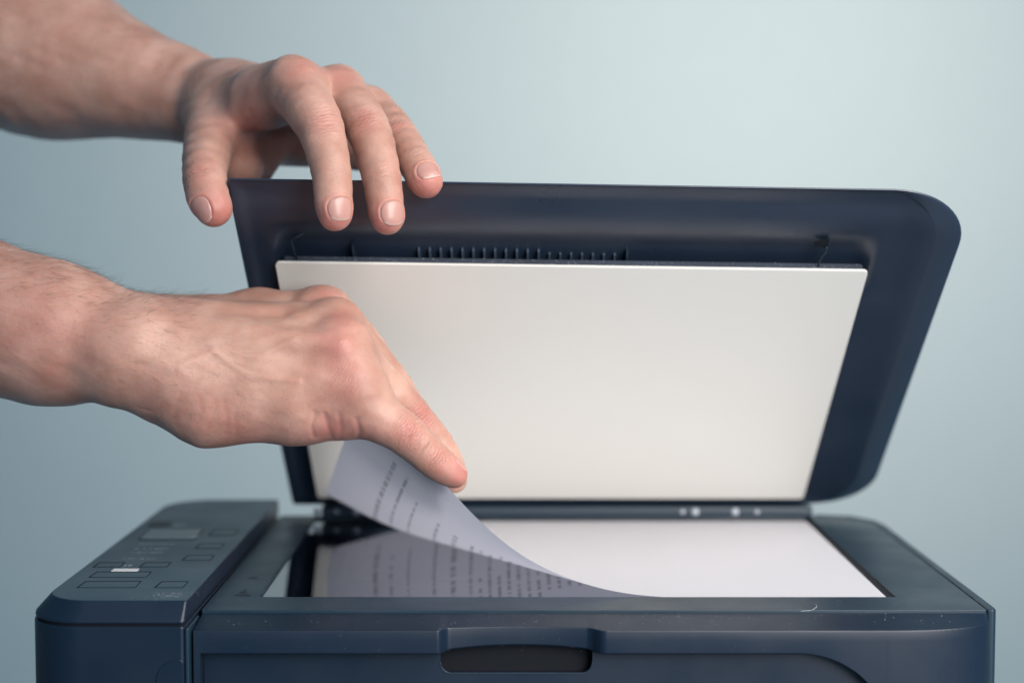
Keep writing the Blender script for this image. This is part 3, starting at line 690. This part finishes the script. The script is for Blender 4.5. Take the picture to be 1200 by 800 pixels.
# ---- right arm: near, palm down, little finger toward the camera, fingertips on the paper's lifted edge
mc = [(-0.0749,-0.0110,0.2520,0.0116), (-0.0803,-0.0010,0.2682,0.0113), (-0.0851,0.0170,0.2766,0.0116), (-0.0930,0.0380,0.2827,0.0115)]
lower = dict(
 lo=(-0.2412,-0.0850,0.3369), hi=(-0.0094,0.1200,0.3428),
 body=[
  ('c', (-0.2805,0.0020,0.2908,0.0386), (-0.2192,0.0000,0.2755,0.0296), 0.02),
  ('c', (-0.2904,0.0280,0.2865,0.0379), (-0.2269,0.0260,0.2727,0.0285), 0.02),
  ('c', (-0.2192,0.0000,0.2755,0.0296), (-0.1762,-0.0020,0.2671,0.0230), 0.015),
  ('c', (-0.2269,0.0260,0.2727,0.0285), (-0.1834,0.0280,0.2675,0.0236), 0.015),
  ('c', (-0.1800,-0.0120,0.2593,0.0167), (-0.1580,-0.0120,0.2561,0.0175), 0.014),
  ('e', (-0.1769,-0.0205,0.2719), ((1,0.1,0.3),(0,1,0)), (0.017,0.010,0.013), 0.013),       # ulnar head
  ('c', (-0.1751,0.0020,0.2692,0.0211), (-0.1216,-0.0020,0.2585,0.0202), 0.012),                          # carpus
  ('c', (-0.1510,-0.0070,0.2557,0.0209), mc[0], 0.010),
  ('c', (-0.1548,0.0020,0.2651,0.0195), mc[1], 0.010),
  ('c', (-0.1574,0.0150,0.2705,0.0182), mc[2], 0.010),
  ('c', (-0.1685,0.0280,0.2764,0.0143), (-0.1279,0.0380,0.2831,0.0102), 0.010),
  ('c', (-0.1279,0.0380,0.2831,0.0102), mc[3], 0.008),
  ('c', (-0.1637,-0.0050,0.2474,0.0133), (-0.1430,-0.0080,0.2420,0.0172), 0.010),                          # heel of the hand
  ('c', (-0.1430,-0.0080,0.2420,0.0172), (-0.1008,-0.0070,0.2419,0.0169), 0.010),
  ('c', (-0.1008,-0.0070,0.2419,0.0169), (-0.0839,-0.0070,0.2387,0.0128), 0.008),
  ('e', (-0.1261,0.0250,0.2530), ((1,0,0.1),(0,1,0)), (0.050,0.018,0.026), 0.015),
  ('e', (-0.0789,-0.0065,0.2726), ((0.7,0,-0.5),(0,1,0)), (0.009,0.007,0.008), 0.010),
  ('e', (-0.0843,0.0100,0.2823), ((0.7,0,-0.5),(0,1,0)), (0.008,0.007,0.008), 0.009),
  ('e', (-0.0938,0.0310,0.2876), ((0.8,0,-0.3),(0,1,0)), (0.010,0.007,0.0068), 0.008),
  ('c', (-0.1534,-0.0138,0.2755,0.0032), (-0.0801,-0.0172,0.2709,0.0024), 0.010),                           # tendons under the skin
  ('c', (-0.1537,0.0078,0.2824,0.0033), (-0.0848,0.0030,0.2786,0.0024), 0.010),
 ],
 fingers=[
  dict(j=[mc[0], (-0.0640,-0.0130,0.2385,0.0111), (-0.0484,-0.0140,0.2274,0.0097), (-0.0357,-0.0120,0.2154,0.0082), (-0.0274,-0.0100,0.2091,0.0066)], kb=0.016, waist=1.0),
  dict(j=[mc[1], (-0.0640,0.0060,0.2505,0.0110), (-0.0497,0.0130,0.2349,0.0099), (-0.0362,0.0150,0.2196,0.0081), (-0.0291,0.0150,0.2087,0.0066)], kb=0.009, waist=0.99),
  dict(j=[mc[2], (-0.0711,0.0220,0.2616,0.0113), (-0.0583,0.0280,0.2451,0.0101), (-0.0444,0.0280,0.2230,0.0084), (-0.0338,0.0260,0.2054,0.0071)], kb=0.008, waist=0.99),
  dict(j=[mc[3], (-0.0775,0.0450,0.2686,0.0107), (-0.0643,0.0500,0.2487,0.0095), (-0.0476,0.0460,0.2230,0.0082), (-0.0285,0.0300,0.2001,0.0063)], kb=0.008, waist=0.99),
  dict(j=[(-0.1576,0.0350,0.2500,0.0153), (-0.1268,0.0550,0.2408,0.0139), (-0.0991,0.0500,0.2343,0.0117), (-0.0808,0.0250,0.2327,0.0092), (-0.0783,0.0170,0.2311,0.0079)], kb=0.012, waist=1.0),
 ],
 cuts=[
  ((-0.1490,-0.0020,0.2748), (-0.1098,0.0020,0.2831), 0.0060, 0.0022),
  ((-0.0761,-0.0320,0.2265), (-0.0710,-0.0320,0.2296), 0.0040, 0.0012),
 ],
 knuckles=[
  ((-0.0464,-0.0320,0.2332), (0.8,0,-0.6), 0.0085, 1.0), ((-0.0338,-0.0260,0.2206), (0.8,0,-0.6), 0.0065, 0.8),
  ((-0.0758,-0.0400,0.2585), (0.8,0,-0.55), 0.012, 0.28), ((-0.0798,-0.0200,0.2719), (0.8,0,-0.5), 0.010, 0.18),
  ((-0.0425,-0.0050,0.2377), (0.7,0,-0.7), 0.008, 0.8), ((-0.1451,-0.0180,0.2359), (1,0,0.15), 0.016, 0.0),
 ],
 red=[
  ((-0.0763,-0.0350,0.2557), 0.012, 0.5), ((-0.0812,-0.0180,0.2713), 0.010, 0.7), ((-0.0822,0.0020,0.2827), 0.010, 0.6), ((-0.0901,0.0250,0.2929), 0.010, 0.7),
  ((-0.0474,-0.0350,0.2328), 0.008, 0.8), ((-0.0424,-0.0070,0.2367), 0.009, 0.8), ((-0.0337,-0.0300,0.2211), 0.007, 0.5), ((-0.0238,-0.0200,0.2098), 0.010, 0.9),
  ((-0.1447,-0.0200,0.2329), 0.018, 0.2), ((-0.1707,-0.0100,0.2398), 0.015, 0.2), ((-0.0823,-0.0280,0.2319), 0.010, 0.9), ((-0.0669,-0.0250,0.2304), 0.009, 0.6), ((-0.1166,-0.0100,0.2245), 0.02, 0.5), ((-0.2120,-0.0500,0.2745), 0.03, 0.35),
 ],
 pale=[((-0.1709,-0.0400,0.2758), 0.016, 0.3), ((-0.1192,-0.0400,0.2624), 0.022, 0.25)],
 creases=[
  ([(-0.0894,-0.0370,0.2412), (-0.0911,-0.0360,0.2348), (-0.0907,-0.0300,0.2294)], 0.0011, 0.0013),
  ([(-0.0845,-0.0390,0.2406), (-0.0836,-0.0370,0.2349), (-0.0816,-0.0310,0.2283)], 0.0011, 0.0013),
  ([(-0.0783,-0.0390,0.2414), (-0.0774,-0.0370,0.2349), (-0.0789,-0.0310,0.2283)], 0.0010, 0.0011),
  ([(-0.0704,-0.0370,0.2381), (-0.0696,-0.0340,0.2326), (-0.0710,-0.0280,0.2280)], 0.0013, 0.0016),
  ([(-0.0487,-0.0380,0.2382), (-0.0469,-0.0360,0.2329), (-0.0475,-0.0330,0.2282)], 0.0007, 0.0006),
  ([(-0.0448,-0.0380,0.2366), (-0.0434,-0.0360,0.2325), (-0.0445,-0.0320,0.2273)], 0.0007, 0.0006),
  ([(-0.1512,-0.0330,0.2493), (-0.1541,-0.0310,0.2421), (-0.1553,-0.0240,0.2342)], 0.0013, 0.0004),
  ([(-0.1429,-0.0340,0.2486), (-0.1416,-0.0330,0.2423), (-0.1455,-0.0260,0.2336)], 0.0014, 0.00045),
  ([(-0.1357,-0.0350,0.2472), (-0.1356,-0.0340,0.2404), (-0.1402,-0.0270,0.2338)], 0.0012, 0.0004),
  ([(-0.1309,-0.0360,0.2465), (-0.1298,-0.0340,0.2385), (-0.1321,-0.0260,0.2305)], 0.0013, 0.00045),
  ([(-0.1255,-0.0360,0.2434), (-0.1261,-0.0330,0.2368), (-0.1272,-0.0250,0.2288)], 0.0013, 0.0004),
  ([(-0.1736,-0.0180,0.2415), (-0.1650,-0.0260,0.2408), (-0.1580,-0.0310,0.2444)], 0.0013, 0.0005),
  ([(-0.1714,-0.0160,0.2369), (-0.1624,-0.0240,0.2350), (-0.1546,-0.0290,0.2387)], 0.0013, 0.0005),
 ],
 nails=[dict(c=(-0.0269,-0.0110,0.2088,0.0062), a=(0.80,0.10,-0.60), n=(0.62,0.35,0.70), v=(-0.006,0.0036), ang=48)],
)
# lo/hi above give x only; set the box
def setbox(s_, x0, x1, y0, y1, z0, z1): s_['lo'] = (x0, y0, z0); s_['hi'] = (x1, y1, z1)
setbox(lower, -0.335, 0.0, -0.078, 0.095, 0.185, 0.360)

# ---- left arm: farther, its hand over the lid's raised edge, thumb toward the camera
iM, mM, rM = (-0.1068,0.0340,0.3952,0.0121), (-0.0873,0.0520,0.3936,0.0111), (-0.0746,0.0720,0.3872,0.0102)
upper = dict(
 body=[
  ('c', (-0.3479,0.1650,0.4525,0.0555), (-0.2636,0.1600,0.4266,0.0414), 0.02),
  ('c', (-0.3596,0.1950,0.4519,0.0553), (-0.2725,0.1900,0.4253,0.0418), 0.02),
  ('c', (-0.2636,0.1600,0.4266,0.0414), (-0.1816,0.1280,0.3994,0.0219), 0.014),
  ('c', (-0.2725,0.1900,0.4253,0.0418), (-0.1862,0.1500,0.3986,0.0224), 0.014),
  ('e', (-0.1836,0.1320,0.4139), ((1,0,-0.5),(0,1,0)), (0.014,0.012,0.010), 0.010),
  ('c', (-0.1769,0.1280,0.3976,0.0214), (-0.1493,0.1050,0.3936,0.0185), 0.010),
  ('c', (-0.1533,0.1020,0.3961,0.0152), (-0.1196,0.0520,0.3923,0.0113), 0.014),
  ('c', (-0.1196,0.0520,0.3923,0.0113), iM, 0.014),
  ('c', (-0.1533,0.1100,0.3959,0.0149), mM, 0.012),
  ('c', (-0.1523,0.1220,0.3924,0.0151), rM, 0.012),
  ('c', (-0.1562,0.1100,0.3849,0.0140), (-0.1304,0.0600,0.3905,0.0096), 0.012),                          # web between thumb and forefinger
  ('c', (-0.1304,0.0600,0.3905,0.0096), (-0.1168,0.0450,0.3933,0.0073), 0.010),
  ('e', (-0.1170,0.1200,0.3741), ((1,0,0),(0,1,0)), (0.034,0.018,0.0135), 0.010),
  ('c', (-0.1225,0.1100,0.3812,0.0088), (-0.1367,0.0960,0.3589,0.0092), 0.008),
  ('c', (-0.1530,0.0920,0.3790,0.0137), (-0.1403,0.0750,0.3574,0.0098), 0.010),             # heel of the palm beyond
  ('e', (-0.0877,0.0440,0.3966), ((1,0,0),(0,1,0)), (0.008,0.008,0.0065), 0.008),
  ('c', (-0.1440,0.1020,0.4042,0.0028), (-0.1102,0.0350,0.4024,0.0025), 0.009),
 ],
 fingers=[
  dict(j=[iM, (-0.0981,0.0180,0.3834,0.0125), (-0.0912,0.0080,0.3720,0.0111), (-0.0853,-0.0020,0.3521,0.0095), (-0.0836,-0.0070,0.3376,0.0088), (-0.0827,-0.0080,0.3312,0.0078)], kb=0.009, waist=1.0),
  dict(j=[mM, (-0.0771,0.0350,0.3832,0.0115), (-0.0687,0.0200,0.3704,0.0106), (-0.0621,0.0050,0.3492,0.0092), (-0.0598,0.0000,0.3353,0.0085), (-0.0589,-0.0010,0.3297,0.0079)], kb=0.009, waist=1.0),
  dict(j=[rM, (-0.0644,0.0600,0.3801,0.0101), (-0.0552,0.0400,0.3693,0.0094), (-0.0464,0.0200,0.3560,0.0087), (-0.0413,0.0100,0.3474,0.0082)], kb=0.008, waist=0.98),
  dict(j=[(-0.0786,0.1100,0.3803,0.0093), (-0.0713,0.1050,0.3731,0.0083), (-0.0810,0.1100,0.3656,0.0079), (-0.0931,0.1150,0.3659,0.0070)], kb=0.008, waist=0.98),
  dict(j=[(-0.1566,0.0950,0.3860,0.0155), (-0.1542,0.0600,0.3702,0.0131), (-0.1507,0.0280,0.3535,0.0109), (-0.1470,0.0150,0.3414,0.0103), (-0.1429,0.0100,0.3343,0.0088)], kb=0.012, waist=1.0),
 ],
 cuts=[],
 knuckles=[
  ((-0.0860,-0.0180,0.3748), (0.15,0,-1), 0.0095, 0.9), ((-0.0708,0.0000,0.3770), (0.3,0,-1), 0.0085, 0.8), ((-0.0826,-0.0250,0.3526), (0.1,0,-1), 0.006, 0.55),
  ((-0.0606,-0.0180,0.3514), (0.1,0,-1), 0.006, 0.55), ((-0.0558,0.0250,0.3749), (0.5,0,-0.8), 0.007, 0.6), ((-0.1511,0.0050,0.3504), (0.1,0,-1), 0.009, 0.8), ((-0.1031,0.0200,0.4044), (0.5,0,-1), 0.012, 0.4),
  ((-0.1151,0.0300,0.3861), (0.7,0,-0.6), 0.008, 0.6), ((-0.0457,0.0020,0.3620), (0.5,0,-0.8), 0.006, 0.5),
 ],
 red=[
  ((-0.0860,-0.0180,0.3740), 0.009, 0.45), ((-0.0708,0.0000,0.3762), 0.009, 0.6), ((-0.1031,0.0200,0.4024), 0.010, 0.55), ((-0.0850,0.0350,0.4007), 0.009, 0.5),
  ((-0.0834,-0.0200,0.3270), 0.011, 1.0), ((-0.0606,-0.0100,0.3256), 0.011, 1.0), ((-0.0393,0.0020,0.3418), 0.011, 1.1), ((-0.1369,0.0020,0.3321), 0.012, 1.0), ((-0.1306,0.0600,0.3766), 0.018, 0.8), ((-0.1513,0.0100,0.3506), 0.01, 0.4), ((-0.0558,0.0250,0.3749), 0.008, 0.5), ((-0.1310,0.0900,0.3721), 0.02, 0.5),
 ],
 creases=[
  ([(-0.0887,-0.0180,0.3772), (-0.0848,-0.0180,0.3779), (-0.0811,-0.0160,0.3765)], 0.0008, 0.0006), ([(-0.0891,-0.0180,0.3737), (-0.0848,-0.0180,0.3725), (-0.0815,-0.0160,0.3734)], 0.0008, 0.0005),
  ([(-0.0858,-0.0240,0.3519), (-0.0819,-0.0240,0.3507), (-0.0773,-0.0200,0.3517)], 0.0007, 0.0005), ([(-0.0639,-0.0160,0.3503), (-0.0600,-0.0160,0.3491), (-0.0551,-0.0130,0.3508)], 0.0007, 0.0005),
  ([(-0.0746,0.0020,0.3796), (-0.0710,0.0020,0.3804), (-0.0680,0.0040,0.3790)], 0.0008, 0.0006), ([(-0.1198,0.0420,0.3914), (-0.1154,0.0380,0.3860), (-0.1104,0.0320,0.3796)], 0.0010, 0.0008),
  ([(-0.1565,0.0120,0.3532), (-0.1504,0.0060,0.3537), (-0.1464,0.0060,0.3517)], 0.0009, 0.0007), ([(-0.1365,0.0750,0.3865), (-0.1330,0.0750,0.3786), (-0.1326,0.0800,0.3715)], 0.0014, 0.0012),
  ([(-0.1424,0.0800,0.3737), (-0.1384,0.0800,0.3670), (-0.1394,0.0800,0.3604)], 0.0012, 0.0010),
 ],
 nails=[
  dict(c=(-0.0836,-0.0075,0.3344,0.0082), a=(0.05,-0.02,-1), n=(0.52,-0.85,0.0), v=(-0.0048,0.0064), ang=47),
  dict(c=(-0.0593,-0.0005,0.3321,0.0081), a=(0.05,-0.02,-1), n=(0.50,-0.86,0.0), v=(-0.0056,0.0062), ang=47),
  dict(c=(-0.0422,0.0120,0.3491,0.0082), a=(0.42,-0.30,-0.80), n=(0.40,-0.80,0.48), v=(-0.0050,0.0050), ang=48),
  dict(c=(-0.1434,0.0105,0.3352,0.0090), a=(0.30,-0.05,-0.95), n=(-0.62,-0.78,0.0), v=(-0.0062,0.0068), ang=42),
 ],
)
setbox(upper, -0.440, -0.028, -0.045, 0.245, 0.315, 0.560)

arm1, V1, N1 = build_arm(lower, person, 'right arm lifting the paper, fine dark hair along its top')
arm2, V2_, N2 = build_arm(upper, person, 'left arm with the hand resting over the raised lid edge')

# ---- arm hair
def hairs(name, V, N, sel, count, dir_, lmin, lmax, rad, parent, m_):
    idx = rng.choice(np.nonzero(sel)[0], count); v = []; f = []
    dir_ = Vector(dir_).normalized()
    for i in idx:
        n = Vector(N[i]); p = Vector(V[i]); t = (dir_ - n * dir_.dot(n)).normalized()
        t = (t + Vector(rng.normal(0, 0.28, 3)) * 1.0).normalized(); L = random.uniform(lmin, lmax); lift = random.uniform(0.12, 0.55)
        a = t.cross(n).normalized(); k0 = len(v); M_ = 5
        for s_ in range(M_):
            u = s_ / (M_ - 1); q = p - n * 0.0003 + t * (L * u) + n * (L * lift * (u - 0.55 * u * u)); r_ = rad * (1 - 0.85 * u)
            for w_ in range(3):
                an = 2.094 * w_; v.append(q + (a * math.cos(an) + n * math.sin(an)) * r_)
            if s_:
                for w_ in range(3):
                    b0 = k0 + (s_ - 1) * 3; f.append((b0 + w_, b0 + (w_ + 1) % 3, b0 + 3 + (w_ + 1) % 3, b0 + 3 + w_))
    return link(name, mesh(name, v, f), m_, parent, kind='stuff')
M_hair = mat('arm_hair', (0.05, 0.035, 0.03), 0.5)
nt_ = M_nail.node_tree; wv_ = nd(M_nail, 'ShaderNodeTexNoise'); wv_.inputs['Scale'].default_value = 1.0; wv_.inputs['Detail'].default_value = 2
mp_ = nd(M_nail, 'ShaderNodeMapping'); mp_.inputs['Scale'].default_value = (1600, 900, 120); lk(M_nail, tc.outputs['Object'], mp_.inputs['Vector']); lk(M_nail, mp_.outputs[0], wv_.inputs['Vector'])
bn_ = nd(M_nail, 'ShaderNodeBump'); bn_.inputs['Strength'].default_value = 0.5; bn_.inputs['Distance'].default_value = 0.00008; lk(M_nail, wv_.outputs['Fac'], bn_.inputs['Height']); lk(M_nail, bn_.outputs['Normal'], b.inputs['Normal'])
xx = V1[:, 0]
topness = N1[:, 2]
hairs('arm_hair', V1, N1, (xx > -0.25) & (xx < -0.150) & (topness > 0.55), 1300, (1, -0.1, 0.10), 0.004, 0.011, 0.000045, arm1, M_hair)
hairs('arm_hair', V1, N1, (xx > -0.25) & (xx < -0.120) & (topness < 0.6) & (topness > -0.6) & (N1[:, 1] < 0), 900, (1, 0, -0.35), 0.004, 0.010, 0.000035, arm1, mat('fine_arm_hair', (0.20, 0.12, 0.08), 0.5))
